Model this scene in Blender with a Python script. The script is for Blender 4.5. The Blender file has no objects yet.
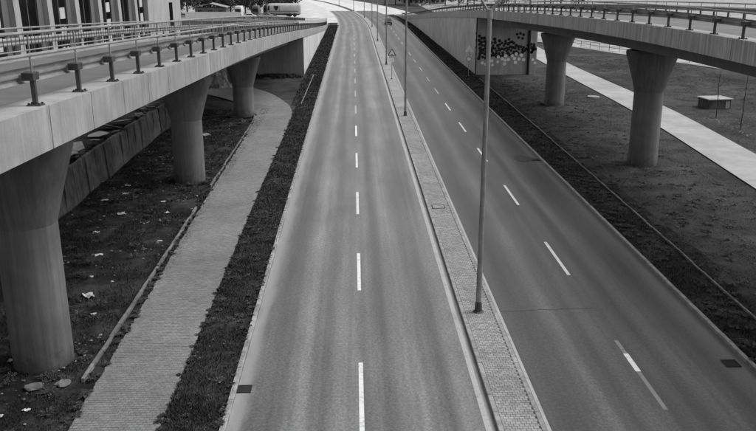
import bpy, bmesh, math, random
from mathutils import Vector, Matrix, noise
random.seed(7)
S = bpy.context.scene
COL = S.collection
R = math.radians

# ---------------------------------------------------------------- camera, sky, sun, exposure
cam_d = bpy.data.cameras.new('camera'); cam = bpy.data.objects.new('camera', cam_d); COL.objects.link(cam)
cam_d.sensor_width = 36.0; cam_d.lens = 36.0 * 800.0 / 756.0
cam_d.clip_end = 4000.0; cam_d.clip_start = 0.1
cam.location = (0, 0, 12.0)
cam.rotation_euler = (R(90 - 16.732), 0, R(-1.714))
S.camera = cam

SUN_EL, SUN_AZ = 56.0, 80.0          # azimuth clockwise from the road direction (+Y) towards +X
w = bpy.data.worlds.new('World'); S.world = w; w.use_nodes = True
nt = w.node_tree; nt.nodes.clear()
sky = nt.nodes.new('ShaderNodeTexSky'); sky.sky_type = 'NISHITA'; sky.sun_disc = False
sky.sun_elevation = R(SUN_EL); sky.sun_rotation = R(SUN_AZ)
sky.air_density = 1.0; sky.dust_density = 4.0; sky.ozone_density = 1.0
bw = nt.nodes.new('ShaderNodeRGBToBW'); bg = nt.nodes.new('ShaderNodeBackground'); wo = nt.nodes.new('ShaderNodeOutputWorld')
bg.inputs['Strength'].default_value = 0.15
nt.links.new(sky.outputs[0], bw.inputs[0]); nt.links.new(bw.outputs[0], bg.inputs[0]); nt.links.new(bg.outputs[0], wo.inputs[0])

sd = bpy.data.lights.new('sun', 'SUN'); sun = bpy.data.objects.new('sun', sd); COL.objects.link(sun)
sd.energy = 1.2; sd.angle = R(34); sd.color = (1, 1, 1)
sv = Vector((math.sin(R(SUN_AZ)) * math.cos(R(SUN_EL)), math.cos(R(SUN_AZ)) * math.cos(R(SUN_EL)), math.sin(R(SUN_EL))))
sun.rotation_euler = sv.to_track_quat('Z', 'Y').to_euler(); sun.location = sv * 200

S.view_settings.view_transform = 'Standard'; S.view_settings.look = 'None'
S.view_settings.gamma = 1.0; S.view_settings.use_curve_mapping = False
S.view_settings.exposure = 0.55

# ---------------------------------------------------------------- helpers
def tag(o, label=None, cat=None, group=None, kind=None):
    if label: o['label'] = label
    if cat: o['category'] = cat
    if group: o['group'] = group
    if kind: o['kind'] = kind
    return o

def empty(name, loc=(0, 0, 0), rz=0.0):
    o = bpy.data.objects.new(name, None); COL.objects.link(o)
    o.location = loc; o.rotation_euler = (0, 0, rz); o.empty_display_size = 0.3
    return o

def link(name, me, parent=None, loc=None, rot=None):
    o = bpy.data.objects.new(name, me); COL.objects.link(o)
    if parent: o.parent = parent
    if loc: o.location = loc
    if rot: o.rotation_euler = rot
    return o

def copy_tree(o, parent=None):
    c = o.copy(); COL.objects.link(c)
    c.parent = parent
    for ch in o.children: copy_tree(ch, c)
    return c

class MB:
    """collects vertices and faces, builds one mesh"""
    def __init__(s): s.v = []; s.f = []; s.m = []; s.uv = None; s.cur = 0
    def quad(s, a, b, c, d):
        n = len(s.v); s.v += [a, b, c, d]; s.f.append((n, n+1, n+2, n+3)); s.m.append(s.cur); return s
    def face(s, pts):
        n = len(s.v); s.v += list(pts); s.f.append(tuple(range(n, n+len(pts)))); s.m.append(s.cur); return s
    def box(s, x0, x1, y0, y1, z0, z1, M=None):
        p = [Vector((x, y, z)) for z in (z0, z1) for y in (y0, y1) for x in (x0, x1)]
        if M: p = [M @ q for q in p]
        n = len(s.v); s.v += [tuple(q) for q in p]
        for f in ((0,2,3,1),(4,5,7,6),(0,1,5,4),(2,6,7,3),(0,4,6,2),(1,3,7,5)):
            s.f.append(tuple(n+i for i in f)); s.m.append(s.cur)
        return s
    def loft(s, rings, cap=True, closed=True):
        n = len(s.v); k = len(rings[0])
        for r in rings: s.v += [tuple(p) for p in r]
        for i in range(len(rings)-1):
            for j in range(k if closed else k-1):
                a = n+i*k+j; b = n+i*k+(j+1) % k
                s.f.append((a, b, b+k, a+k)); s.m.append(s.cur)
        if cap and closed:
            s.f.append(tuple(n+j for j in reversed(range(k)))); s.m.append(s.cur)
            s.f.append(tuple(n+(len(rings)-1)*k+j for j in range(k))); s.m.append(s.cur)
        return s
    def tube(s, pts, rad, seg=8):
        pts = [Vector(p) for p in pts]
        if not hasattr(rad, '__len__'): rad = [rad]*len(pts)
        rings = []
        for i, p in enumerate(pts):
            d = (pts[min(i+1, len(pts)-1)] - pts[max(i-1, 0)]).normalized()
            up = Vector((0, 0, 1)) if abs(d.z) < 0.9 else Vector((0, 1, 0))
            a = d.cross(up).normalized(); b = a.cross(d)
            rings.append([p + (a*math.cos(t)+b*math.sin(t))*rad[i] for t in [2*math.pi*j/seg for j in range(seg)]])
        return s.loft(rings)
    def mesh(s, name, mats, smooth=False, bevel=0.0):
        me = bpy.data.meshes.new(name)
        me.from_pydata([tuple(p) for p in s.v], [], s.f)
        for m in (mats if isinstance(mats, (list, tuple)) else [mats]): me.materials.append(m)
        if any(s.m): me.polygons.foreach_set('material_index', s.m)
        me.update()
        b = bmesh.new(); b.from_mesh(me)
        if bevel > 0:
            bmesh.ops.remove_doubles(b, verts=b.verts, dist=1e-5)
            ed = [e for e in b.edges if len(e.link_faces) == 2 and e.calc_face_angle(0) > 0.5]
            bmesh.ops.bevel(b, geom=ed, offset=bevel, segments=1, affect='EDGES', profile=0.5)
        bmesh.ops.recalc_face_normals(b, faces=b.faces)
        b.to_mesh(me); b.free()
        if smooth:
            me.polygons.foreach_set('use_smooth', [True]*len(me.polygons))
            try: me.set_sharp_from_angle(angle=R(38))
            except Exception: pass
        return me
    def build(s, name, mats, parent=None, smooth=False, bevel=0.0):
        return link(name, s.mesh(name, mats, smooth, bevel), parent)

def interp(tab, x):
    """smooth (Catmull-Rom) table lookup"""
    if x <= tab[0][0]: return tab[0][1]
    if x >= tab[-1][0]: return tab[-1][1]
    for i in range(len(tab)-1):
        if tab[i][0] <= x <= tab[i+1][0]:
            x0, y0 = tab[i]; x1, y1 = tab[i+1]
            xm, ym = tab[max(i-1, 0)]; xp, yp = tab[min(i+2, len(tab)-1)]
            h = x1-x0; t = (x-x0)/h
            m0 = (y1-ym)/(x1-xm)*h; m1 = (yp-y0)/(xp-x0)*h
            return (2*t**3-3*t*t+1)*y0+(t**3-2*t*t+t)*m0+(-2*t**3+3*t*t)*y1+(t**3-t*t)*m1

def bend(Y):
    """sideways shift of the whole road corridor: straight, then a long left-hand curve"""
    if Y < 185: return 0.0
    return -(Y-185)**2/2200.0
def frange(a, b, st):
    n = max(1, int(round((b-a)/st))); return [a+(b-a)*i/n for i in range(n+1)]

# ---------------------------------------------------------------- materials
def nodes(m):
    m.use_nodes = True; t = m.node_tree
    return t, t.nodes['Principled BSDF']
def N(t, kind, **kw):
    n = t.nodes.new(kind)
    for k, v in kw.items():
        if k in n.inputs: n.inputs[k].default_value = v
        else: setattr(n, k, v)
    return n
def math_n(t, op, a, b=None, clamp=False):
    n = t.nodes.new('ShaderNodeMath'); n.operation = op; n.use_clamp = clamp
    for i, x in enumerate((a, b)):
        if x is None: continue
        if isinstance(x, (int, float)): n.inputs[i].default_value = x
        else: t.links.new(x, n.inputs[i])
    return n.outputs[0]
def mrange(t, x, a, b, c, d, smooth=True):
    n = t.nodes.new('ShaderNodeMapRange'); n.clamp = True
    n.interpolation_type = 'SMOOTHSTEP' if smooth else 'LINEAR'
    t.links.new(x, n.inputs['Value'])
    for k, v in (('From Min', a), ('From Max', b), ('To Min', c), ('To Max', d)): n.inputs[k].default_value = v
    return n.outputs[0]
def nz(t, vec, scale, detail=4.0, rough=0.6):
    n = N(t, 'ShaderNodeTexNoise', Scale=scale, Detail=detail, Roughness=rough)
    t.links.new(vec, n.inputs['Vector']); return n.outputs['Fac']
def vmul(t, vec, s):
    n = t.nodes.new('ShaderNodeVectorMath'); n.operation = 'MULTIPLY'
    t.links.new(vec, n.inputs[0]); n.inputs[1].default_value = s; return n.outputs[0]
def grey(t, val):
    n = t.nodes.new('ShaderNodeCombineColor')
    for k in ('Red', 'Green', 'Blue'): t.links.new(val, n.inputs[k])
    return n.outputs[0]
def bump(t, p, h, st, dist=0.02):
    n = N(t, 'ShaderNodeBump', Strength=st, Distance=dist)
    t.links.new(h, n.inputs['Height']); t.links.new(n.outputs[0], p.inputs['Normal'])

def plain(name, c, rough=0.8, var=0.18, scale=3.0, fine=60.0, bmp=0.25, metal=0.0, spec=0.4, streak=0.0, rnd=0.0, big=0.0, coord='pos', isl=0.0, splash=0.0):
    """grey material: broad blotches, fine grain, optional vertical run-off streaks, per-object tone"""
    m = bpy.data.materials.new(name); t, p = nodes(m)
    if coord == 'pos': vec = N(t, 'ShaderNodeNewGeometry').outputs['Position']
    else: vec = N(t, 'ShaderNodeTexCoord').outputs['Object']
    a = nz(t, vec, scale); b = nz(t, vec, fine, 3.0, 0.7)
    f = math_n(t, 'MULTIPLY', mrange(t, a, 0.3, 0.7, 1-var, 1+var), mrange(t, b, 0.25, 0.75, 1-var*0.6, 1+var*0.6))
    if streak > 0:
        s = nz(t, vmul(t, vec, (3.2, 3.2, 0.12)), 1.6, 5.0, 0.65)
        s2 = nz(t, vmul(t, vec, (9.0, 9.0, 0.25)), 1.3, 3.0, 0.6)
        f = math_n(t, 'MULTIPLY', f, mrange(t, s, 0.35, 0.68, 1-streak, 1+streak*0.5))
        f = math_n(t, 'MULTIPLY', f, mrange(t, s2, 0.35, 0.7, 1-streak*0.5, 1+streak*0.35))
    if big > 0:
        g = nz(t, vec, 0.22, 4.0, 0.6); f = math_n(t, 'MULTIPLY', f, mrange(t, g, 0.32, 0.68, 1-big, 1+big))
    if splash > 0:
        sz = t.nodes.new('ShaderNodeSeparateXYZ'); t.links.new(vec, sz.inputs[0])
        hz = math_n(t, 'ADD', sz.outputs['Z'], mrange(t, nz(t, vec, 2.2, 5.0, 0.7), 0.25, 0.75, 0.45, -0.45))
        f = math_n(t, 'MULTIPLY', f, mrange(t, hz, 0.0, 0.75, 1-splash, 1.0))
    if isl > 0:
        f = math_n(t, 'MULTIPLY', f, mrange(t, N(t, 'ShaderNodeNewGeometry').outputs['Random Per Island'], 0, 1, 1-isl, 1+isl, False))
    if rnd > 0:
        oi = N(t, 'ShaderNodeObjectInfo'); f = math_n(t, 'MULTIPLY', f, mrange(t, oi.outputs['Random'], 0, 1, 1-rnd, 1+rnd, False))
    t.links.new(grey(t, math_n(t, 'MULTIPLY', f, c)), p.inputs['Base Color'])
    p.inputs['Roughness'].default_value = rough; p.inputs['Metallic'].default_value = metal
    p.inputs['Specular IOR Level'].default_value = spec
    if bmp > 0: bump(t, p, b, bmp, 0.01)
    return m

def road_mat(name, c, W, dust, dust_c, tracks, patch=0.2, spec=0.55):
    """asphalt: UV u = metres from the left kerb, v = metres along; wheel paths, dust at the gutters, grain, cracks"""
    m = bpy.data.materials.new(name); t, p = nodes(m)
    uv = N(t, 'ShaderNodeUVMap').outputs['UV']
    sx = t.nodes.new('ShaderNodeSeparateXYZ'); t.links.new(uv, sx.inputs[0])
    u = sx.outputs['X']
    wob = nz(t, vmul(t, uv, (0.4, 0.035, 1)), 1.0, 3.0, 0.5)
    uw = math_n(t, 'ADD', u, mrange(t, wob, 0.3, 0.7, -0.22, 0.22))
    f = None
    for (uc, wd, am) in tracks:
        d = math_n(t, 'ABSOLUTE', math_n(t, 'SUBTRACT', uw, uc))
        g = mrange(t, d, 0.0, wd, am, 0.0)
        f = g if f is None else math_n(t, 'ADD', f, g)
    f = math_n(t, 'ADD', f, 1.0)
    st = nz(t, vmul(t, uv, (1.7, 0.016, 1)), 1.0, 5.0, 0.6)
    f = math_n(t, 'MULTIPLY', f, mrange(t, st, 0.32, 0.68, 0.74, 1.26))
    bl = nz(t, vmul(t, uv, (0.5, 0.12, 1)), 1.0, 5.0, 0.65)
    f = math_n(t, 'MULTIPLY', f, mrange(t, bl, 0.3, 0.72, 1-patch, 1+patch))
    gr = nz(t, uv, 16.0, 3.0, 0.85)
    f = math_n(t, 'MULTIPLY', f, mrange(t, gr, 0.3, 0.7, 0.68, 1.32))
    gm = nz(t, uv, 9.0, 3.0, 0.75)
    f = math_n(t, 'MULTIPLY', f, mrange(t, gm, 0.32, 0.68, 0.76, 1.24))
    # fine meandering cracks, only here and there
    vo = N(t, 'ShaderNodeTexVoronoi', feature='DISTANCE_TO_EDGE', Scale=0.27)
    wv = t.nodes.new('ShaderNodeVectorMath'); wv.operation = 'ADD'
    nd = N(t, 'ShaderNodeTexNoise', Scale=1.3, Detail=4.0); t.links.new(uv, nd.inputs['Vector'])
    t.links.new(uv, wv.inputs[0]); t.links.new(nd.outputs['Color'], wv.inputs[1]); t.links.new(wv.outputs[0], vo.inputs['Vector'])
    ck = mrange(t, vo.outputs['Distance'], 0.0, 0.008, 0.2, 0.0)
    ck = math_n(t, 'MULTIPLY', ck, mrange(t, nz(t, uv, 0.11, 2.0), 0.5, 0.56, 0.0, 1.0))
    f = math_n(t, 'MULTIPLY', f, math_n(t, 'SUBTRACT', 1.0, ck))
    base = math_n(t, 'MULTIPLY', f, c)
    # pale dust lying along the two gutters
    dn = nz(t, vmul(t, uv, (1.1, 0.30, 1)), 1.0, 5.0, 0.6)
    e1 = mrange(t, math_n(t, 'ADD', u, mrange(t, dn, 0.2, 0.8, -0.16, 0.16)), dust[0]*0.25, dust[0], 1.0, 0.0)
    e2 = mrange(t, math_n(t, 'ADD', math_n(t, 'SUBTRACT', W, u), mrange(t, dn, 0.2, 0.8, -0.16, 0.16)), dust[1]*0.25, dust[1], 1.0, 0.0)
    e = math_n(t, 'MULTIPLY', math_n(t, 'MAXIMUM', e1, e2), mrange(t, dn, 0.25, 0.65, 0.55, 1.0))
    mx = t.nodes.new('ShaderNodeMix'); mx.data_type = 'FLOAT'
    t.links.new(e, mx.inputs[0]); t.links.new(base, mx.inputs[2]); mx.inputs[3].default_value = dust_c
    t.links.new(grey(t, mx.outputs[0]), p.inputs['Base Color'])
    t.links.new(mrange(t, st, 0.3, 0.7, 0.38, 0.50), p.inputs['Roughness'])
    p.inputs['Specular IOR Level'].default_value = spec
    bump(t, p, gr, 0.35, 0.008)
    return m

def paint_mat(name, c, wear, rnd=0.12):
    m = bpy.data.materials.new(name); t, p = nodes(m)
    vec = N(t, 'ShaderNodeNewGeometry').outputs['Position']
    a = nz(t, vec, 9.0, 6.0, 0.75); b = nz(t, vec, 1.2, 3.0)
    k = mrange(t, math_n(t, 'ADD', a, math_n(t, 'MULTIPLY', b, 0.35)), 0.42, 0.68, 1.0-wear, 1.0)
    oi = N(t, 'ShaderNodeObjectInfo'); k = math_n(t, 'MULTIPLY', k, mrange(t, oi.outputs['Random'], 0, 1, 1-rnd, 1+rnd*0.3, False))
    t.links.new(grey(t, math_n(t, 'MULTIPLY', k, c)), p.inputs['Base Color'])
    p.inputs['Roughness'].default_value = 0.6
    return m

def soil_mat(name, c, g, light=0.0):
    """earth with patches of turf and pale grit"""
    m = bpy.data.materials.new(name); t, p = nodes(m)
    vec = N(t, 'ShaderNodeNewGeometry').outputs['Position']
    a = nz(t, vec, 0.55, 6.0, 0.68); b = nz(t, vec, 9.0, 5.0, 0.75); d = nz(t, vec, 45.0, 2.0, 0.7); L = nz(t, vec, 0.09, 4.0, 0.6)
    mx = t.nodes.new('ShaderNodeMix'); mx.data_type = 'FLOAT'
    t.links.new(mrange(t, a, 0.34, 0.58, 0, 1), mx.inputs[0]); mx.inputs[2].default_value = c; mx.inputs[3].default_value = g
    f = math_n(t, 'MULTIPLY', mx.outputs[0], mrange(t, b, 0.25, 0.75, 0.55, 1.5))
    f = math_n(t, 'MULTIPLY', f, mrange(t, L, 0.32, 0.68, 0.62, 1.45))
    if light:
        f = math_n(t, 'ADD', f, mrange(t, d, 0.68, 0.8, 0.0, light))
    t.links.new(grey(t, f), p.inputs['Base Color'])
    p.inputs['Roughness'].default_value = 0.95; p.inputs['Specular IOR Level'].default_value = 0.15
    bump(t, p, math_n(t, 'ADD', b, math_n(t, 'MULTIPLY', d, 0.4)), 0.9, 0.06)
    return m

M = {}
M['asphalt_l'] = road_mat('asphalt_worn_pale', 0.125, 7.45, (0.62, 0.22), 0.27,
    [(1.0, 0.55, -0.30), (1.85, 0.5, 0.34), (2.7, 0.5, -0.20), (3.4, 0.4, 0.14), (4.45, 0.5, -0.26), (5.35, 0.5, 0.34), (6.25, 0.5, -0.26)])
M['asphalt_r'] = road_mat('asphalt_dark', 0.062, 7.35, (0.10, 0.8), 0.125,
    [(0.9, 0.55, -0.36), (1.85, 0.5, 0.45), (2.75, 0.5, -0.25), (4.45, 0.5, -0.25), (5.25, 0.6, 0.5), (6.2, 0.45, -0.3)], spec=0.5)
M['concrete_road'] = plain('concrete_road', 0.55, 0.5, 0.08, 0.4, 12, 0.2, big=0.1)
M['edge_paint'] = paint_mat('edge_line_paint', 0.34, 0.55, 0.05)
M['paint_far'] = paint_mat('road_paint_dusty', 0.36, 0.5)
M['asphalt_ramp'] = plain('asphalt_ramp', 0.10, 0.62, 0.14, 1.2, 40, 0.3, big=0.15)
M['fascia'] = plain('concrete_parapet', 0.26, 0.85, 0.12, 1.0, 30, 0.15, streak=0.16, rnd=0.08, big=0.1)
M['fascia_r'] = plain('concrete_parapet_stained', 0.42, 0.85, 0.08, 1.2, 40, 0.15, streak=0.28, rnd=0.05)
M['pier'] = plain('concrete_pier', 0.135, 0.85, 0.10, 1.1, 40, 0.2, streak=0.2, big=0.18, splash=0.45)
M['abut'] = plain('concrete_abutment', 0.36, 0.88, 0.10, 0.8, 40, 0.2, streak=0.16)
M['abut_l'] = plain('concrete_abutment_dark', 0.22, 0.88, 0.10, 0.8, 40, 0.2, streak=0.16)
M['girder'] = plain('concrete_girder', 0.17, 0.9, 0.1, 0.8, 40, 0.2, streak=0.12)
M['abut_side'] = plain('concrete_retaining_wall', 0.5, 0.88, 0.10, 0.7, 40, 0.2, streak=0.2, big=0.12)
M['pale'] = plain('pale_far_asphalt', 0.48, 0.55, 0.12, 0.4, 12, 0.2, big=0.15)
M['edge'] = plain('dirty_edging_stone', 0.13, 0.9, 0.3, 3.0, 30, 0.3, rnd=0.25)
M['walk'] = plain('concrete_edge_strip', 0.26, 0.85, 0.12, 1.5, 40, 0.2, big=0.12)
M['kerb'] = plain('concrete_kerb', 0.24, 0.85, 0.24, 4.0, 50, 0.3, rnd=0.14)
M['pav'] = plain('concrete_paver', 0.175, 0.88, 0.08, 1.4, 9.0, 0.2, big=0.14, isl=0.13)
M['pav_joint'] = plain('paver_joint_sand', 0.05, 0.95, 0.2, 8.0, 60, 0.3)
M['pav_med'] = plain('concrete_paver_median', 0.24, 0.88, 0.09, 1.4, 8.0, 0.2, big=0.12, isl=0.18)
M['path'] = plain('pale_path', 0.29, 0.85, 0.08, 1.0, 25, 0.2, big=0.12)
M['paint'] = paint_mat('road_paint', 0.66, 0.6)
M['paint_old'] = paint_mat('road_paint_faded', 0.20, 0.5, 0.05)
M['soil'] = soil_mat('dark_earth', 0.048, 0.013, 0.10)
M['turf'] = soil_mat('turf', 0.024, 0.046, 0.0)
M['gravel'] = plain('pale_gravel', 0.26, 0.95, 0.25, 0.7, 12, 0.4, big=0.25)
M['grass'] = plain('grass_blades', 0.042, 0.8, 0.35, 1.5, 18, 0.0, spec=0.2)
M['grass_dry'] = plain('grass_blades_dry', 0.042, 0.8, 0.35, 1.5, 18, 0.0, spec=0.2)
M['steel'] = plain('galvanised_steel', 0.24, 0.55, 0.2, 2.0, 30, 0.05, metal=0.2, rnd=0.05)
M['steel_old'] = plain('weathered_steel', 0.055, 0.6, 0.25, 5.0, 30, 0.1, metal=0.3, rnd=0.12)
M['pole'] = plain('lamp_pole_steel', 0.26, 0.55, 0.16, 2.0, 20, 0.05, metal=0.3)
M['pole_dark'] = plain('lamp_pole_collar', 0.05, 0.7, 0.2, 8.0, 40, 0.2)
M['iron'] = plain('cast_iron', 0.014, 0.8, 0.25, 20, 80, 0.3)
M['slab'] = plain('old_concrete_slab', 0.115, 0.92, 0.35, 1.3, 14, 0.6, streak=0.4, rnd=0.28, big=0.2)
M['rubble'] = plain('rubble', 0.12, 0.92, 0.3, 3.0, 20, 0.5, rnd=0.35)
M['plate'] = plain('broken_plate', 0.24, 0.9, 0.25, 3.0, 20, 0.4, rnd=0.3)
M['litter'] = plain('litter', 0.5, 0.8, 0.2, 8.0, 30, 0.1, rnd=0.3)
M['bark'] = plain('bark', 0.045, 0.9, 0.25, 6.0, 30, 0.3)
M['leaf'] = plain('foliage', 0.045, 0.7, 0.5, 0.5, 6.0, 0.0, spec=0.25)
M['bld'] = plain('building_column', 0.34, 0.85, 0.08, 0.6, 20, 0.1, streak=0.12)
M['bld_mid'] = plain('building_panel', 0.11, 0.85, 0.15, 0.6, 20, 0.1, streak=0.15)
M['bld_glass'] = plain('building_glass', 0.010, 1.0, 0.4, 0.4, 3.0, 0.0, spec=0.0)
M['white'] = plain('white_paint', 0.62, 0.5, 0.06, 1.0, 20, 0.0)
M['offwhite'] = plain('light_render', 0.45, 0.8, 0.12, 0.6, 15, 0.1, streak=0.1)
M['glass'] = plain('dark_glass', 0.015, 0.12, 0.1, 1.0, 10, 0.0, spec=0.6)
M['tyre'] = plain('tyre_rubber', 0.018, 0.8, 0.1, 5.0, 30, 0.1)
M['car_dark'] = plain('car_paint_dark', 0.03, 0.3, 0.04, 1.0, 10, 0.0, spec=0.6)
M['car_mid'] = plain('car_paint_silver', 0.3, 0.3, 0.04, 1.0, 10, 0.0, metal=0.3, spec=0.6)
M['mural_dark'] = plain('mural_paint_black', 0.012, 0.7, 0.2, 3.0, 20, 0.05)
M['mural_white'] = plain('mural_paint_white', 0.85, 0.7, 0.12, 3.0, 20, 0.05)
M['sign_face'] = plain('sign_face', 0.85, 0.5, 0.05, 3.0, 20, 0.0)
M['sign_rim'] = plain('sign_rim', 0.10, 0.5, 0.05, 3.0, 20, 0.0)
M['tarp'] = plain('tarpaulin', 0.22, 0.7, 0.7, 1.6, 8, 0.3)
M['lorry'] = plain('lorry_paint', 0.42, 0.45, 0.08, 0.8, 10, 0.0, streak=0.12)
M['roof'] = plain('tin_roof', 0.24, 0.6, 0.12, 1.0, 10, 0.0)

# ---------------------------------------------------------------- layout (metres; road runs along +Y)
LK, ML, MR, RK = -3.60, 3.85, 5.20, 12.55      # kerb faces: left kerb, median left, median right, right kerb
Y0, Y1 = -30.0, 430.0
L_DECK = [(-30, 10.5), (0, 10.0), (14, 9.56), (27, 9.09), (48, 8.27), (75, 6.95), (100, 5.62), (150, 2.95), (190, 0.95), (208, 0.22), (216, 0.06), (230, 0.04)]
R_DECK = [(-30, 9.0), (10, 9.45), (30, 9.57), (41, 9.55), (55, 9.30), (67, 8.98), (86, 8.40), (101, 7.87), (145, 5.80), (190, 3.30), (230, 1.10), (250, 0.3), (262, 0.06), (280, 0.04)]

def strip(name, a, b, ya, yb, z, m, parent=None, step=6.0, follow=True, crown=0.0, kind='structure', nx=1):
    """flat ribbon between offsets a and b (numbers or functions of Y), UV in metres"""
    fa = a if callable(a) else (lambda Y: a); fb = b if callable(b) else (lambda Y: b); fz = z if callable(z) else (lambda Y: z)
    Ys = frange(ya, yb, step); v = []; uvs = []; f = []
    for Y in Ys:
        s = bend(Y) if follow else 0.0
        for i in range(nx+1):
            k = i/nx; v.append((fa(Y)+(fb(Y)-fa(Y))*k+s, Y, fz(Y)+crown*(1-(2*k-1)**2))); uvs.append(((fb(Y)-fa(Y))*k, Y))
    for j in range(len(Ys)-1):
        for i in range(nx):
            q = j*(nx+1)+i; f.append((q, q+1, q+nx+2, q+nx+1))
    me = bpy.data.meshes.new(name); me.from_pydata(v, [], f); me.materials.append(m)
    ul = me.uv_layers.new(name='UVMap')
    for lp in me.loops: ul.data[lp.index].uv = uvs[lp.vertex_index]
    o = link(name, me, parent)
    if kind and not parent: o['kind'] = kind
    return o

# ground: one sheet following the corridor, sunk under the roads, raised behind the slab wall
def ground_z(X, Y):
    if -3.8 < X < 12.75: return -0.10
    if (Y > 212 and -18.3 < X < 0) or (Y > 258 and 0 < X < 23): return -0.10
    n = noise.noise(Vector((X*0.35, Y*0.35, 1.3)))*0.10 + noise.noise(Vector((X*1.3, Y*1.3, 4.7)))*0.035
    if X <= -3.8:
        if X > -5.5: return 0.07
        if X > -8.6: return 0.02
        z = n - 0.02
        if X < -15.75 and Y < 95: z += 1.75*min(1, (-15.75-X)/0.4)*max(0.0, min(1, (95-Y)/20.0))
        if X < -20: n2 = 0
        return z
    z = 0.06 + (n*0.7 if X > 15.0 else n*0.2)
    if 22 < X < 32: z = 0.02
    return z
xs = [-1500, -700, -350, -200, -120, -80, -55, -40, -30, -24, -21, -19] + [-17.5+0.5*i for i in range(4)] + [-15.75] + [-15.5+0.4*i for i in range(18)] + [-8.2, -7, -5.6, -5.3, -3.81, -3.79, 0, 6, 12.74, 12.76, 14, 15] + [15.5+0.75*i for i in range(9)] + [22.2, 24, 27, 30, 32.1, 33, 34, 36, 40, 46, 54, 65, 80, 120, 200, 350, 700, 1500]
xs = sorted(set(xs))
ys = [-200, -60, -20, 0, 8] + frange(12, 100, 0.8) + frange(103, 200, 4) + frange(210, 440, 12) + [520, 700, 1000, 1600, 2600]
gv = [(X+(bend(min(Y, 430)) if abs(X) < 60 else 0), Y, ground_z(X, Y)) for Y in ys for X in xs]
gf = []; nxs = len(xs)
for j in range(len(ys)-1):
    for i in range(nxs-1): q = j*nxs+i; gf.append((q, q+1, q+nxs+1, q+nxs))
gm = bpy.data.meshes.new('ground'); gm.from_pydata(gv, [], gf); gm.materials.append(M['soil']); gm.materials.append(M['turf'])
for pl in gm.polygons: cxr = pl.center.x-bend(min(pl.center.y, 430)); pl.material_index = 1 if (-13 < cxr < -5.3 and 74 < pl.center.y < 101) else 0 if (12.7 < cxr < 15.3 or (cxr < -3.6 and pl.center.y < 110) or -6.3 < cxr < -3.6) else 1
tag(link('ground', gm), kind='structure')

# carriageways
roadL = strip('left_carriageway', LK, ML, Y0, 288, 0.0, M['asphalt_l'], crown=0.05, nx=8)
strip('left_carriageway', LK, ML, 288, Y1, 0.0, M['concrete_road'], crown=0.05, nx=8)
roadR = strip('right_carriageway', MR, RK, Y0, 288, 0.0, M['asphalt_r'], crown=0.05, nx=8)
strip('right_carriageway', MR, RK, 288, Y1, 0.0, M['concrete_road'], crown=0.05, nx=8)
strip('slip_road', lambda Y: -13.8 - max(0, min(4, (Y-216)*0.1)), LK, 216.2, Y1, 0.0, M['pale'])
strip('slip_road', RK, 22.8, 262.2, Y1, 0.0, M['pale'])

def edge_line(parent, u, wd, W, x0, ya, yb):
    zc = lambda x: 0.05*(1-(2*(x-x0)/W-1)**2)+0.005
    mb = MB(); Ys = frange(ya, yb, 4.0)
    for a, b in zip(Ys[:-1], Ys[1:]):
        mb.quad((u-wd/2+bend(a), a, zc(u-wd/2)), (u+wd/2+bend(a), a, zc(u+wd/2)), (u+wd/2+bend(b), b, zc(u+wd/2)), (u-wd/2+bend(b), b, zc(u-wd/2)))
    mb.build('edge_line', M['edge_paint'], parent)
edge_line(roadL, ML-0.22, 0.17, ML-LK, LK, 5, 285)
edge_line(roadR, MR+0.10, 0.10, RK-MR, MR, 5, 285)
mb = MB(); px = [(5.25+0.28*k, 27.3+0.12*noise.noise(Vector((k*0.6, 0, 3)))+0.01*k) for k in range(14)]
zr = lambda x: 0.05*(1-(2*(x-MR)/(RK-MR)-1)**2)+0.004
for (a, b), (c, d) in zip(px[:-1], px[1:]): mb.quad((a, b-0.018, zr(a)), (c, d-0.018, zr(c)), (c, d+0.018, zr(c)), (a, b+0.018, zr(a)))
M['crack'] = plain('crack_fill', 0.036, 0.8, 0.2, 4.0, 30, 0.1)
mb.build('crack', M['crack'], roadR)
# lane dashes: a piece of paint each
def dash(parent, x, y, ln, m, wd=0.13, name='lane_dash'):
    mb = MB(); n = 3
    for i in range(n):
        a = y+ln*i/n; b = y+ln*(i+1)/n
        mb.quad((x-wd/2+bend(a), a, 0.054), (x+wd/2+bend(a), a, 0.054), (x+wd/2+bend(b), b, 0.054), (x-wd/2+bend(b), b, 0.054))
    return mb.build(name, m, parent)
for k in range(-1, 34):
    dash(roadL, 0.14, 18.9+10.56*k, 4.4, M['paint'] if k < 5 else M['paint_far'], 0.14)
    yb = 30.9+10.58*(k-1)
    if k == 0:
        dash(roadR, 8.87, yb-0.2, 2.3, M['paint_old'], 0.13); dash(roadR, 8.87, yb+2.12, 1.25, M['paint'], 0.17); dash(roadR, 8.87, yb+3.4, 0.95, M['paint_old'], 0.13)
    elif k > -1:
        dash(roadR, 8.87, yb, 4.3, M['paint'] if k < 6 else M['paint_far'], 0.14)

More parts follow.
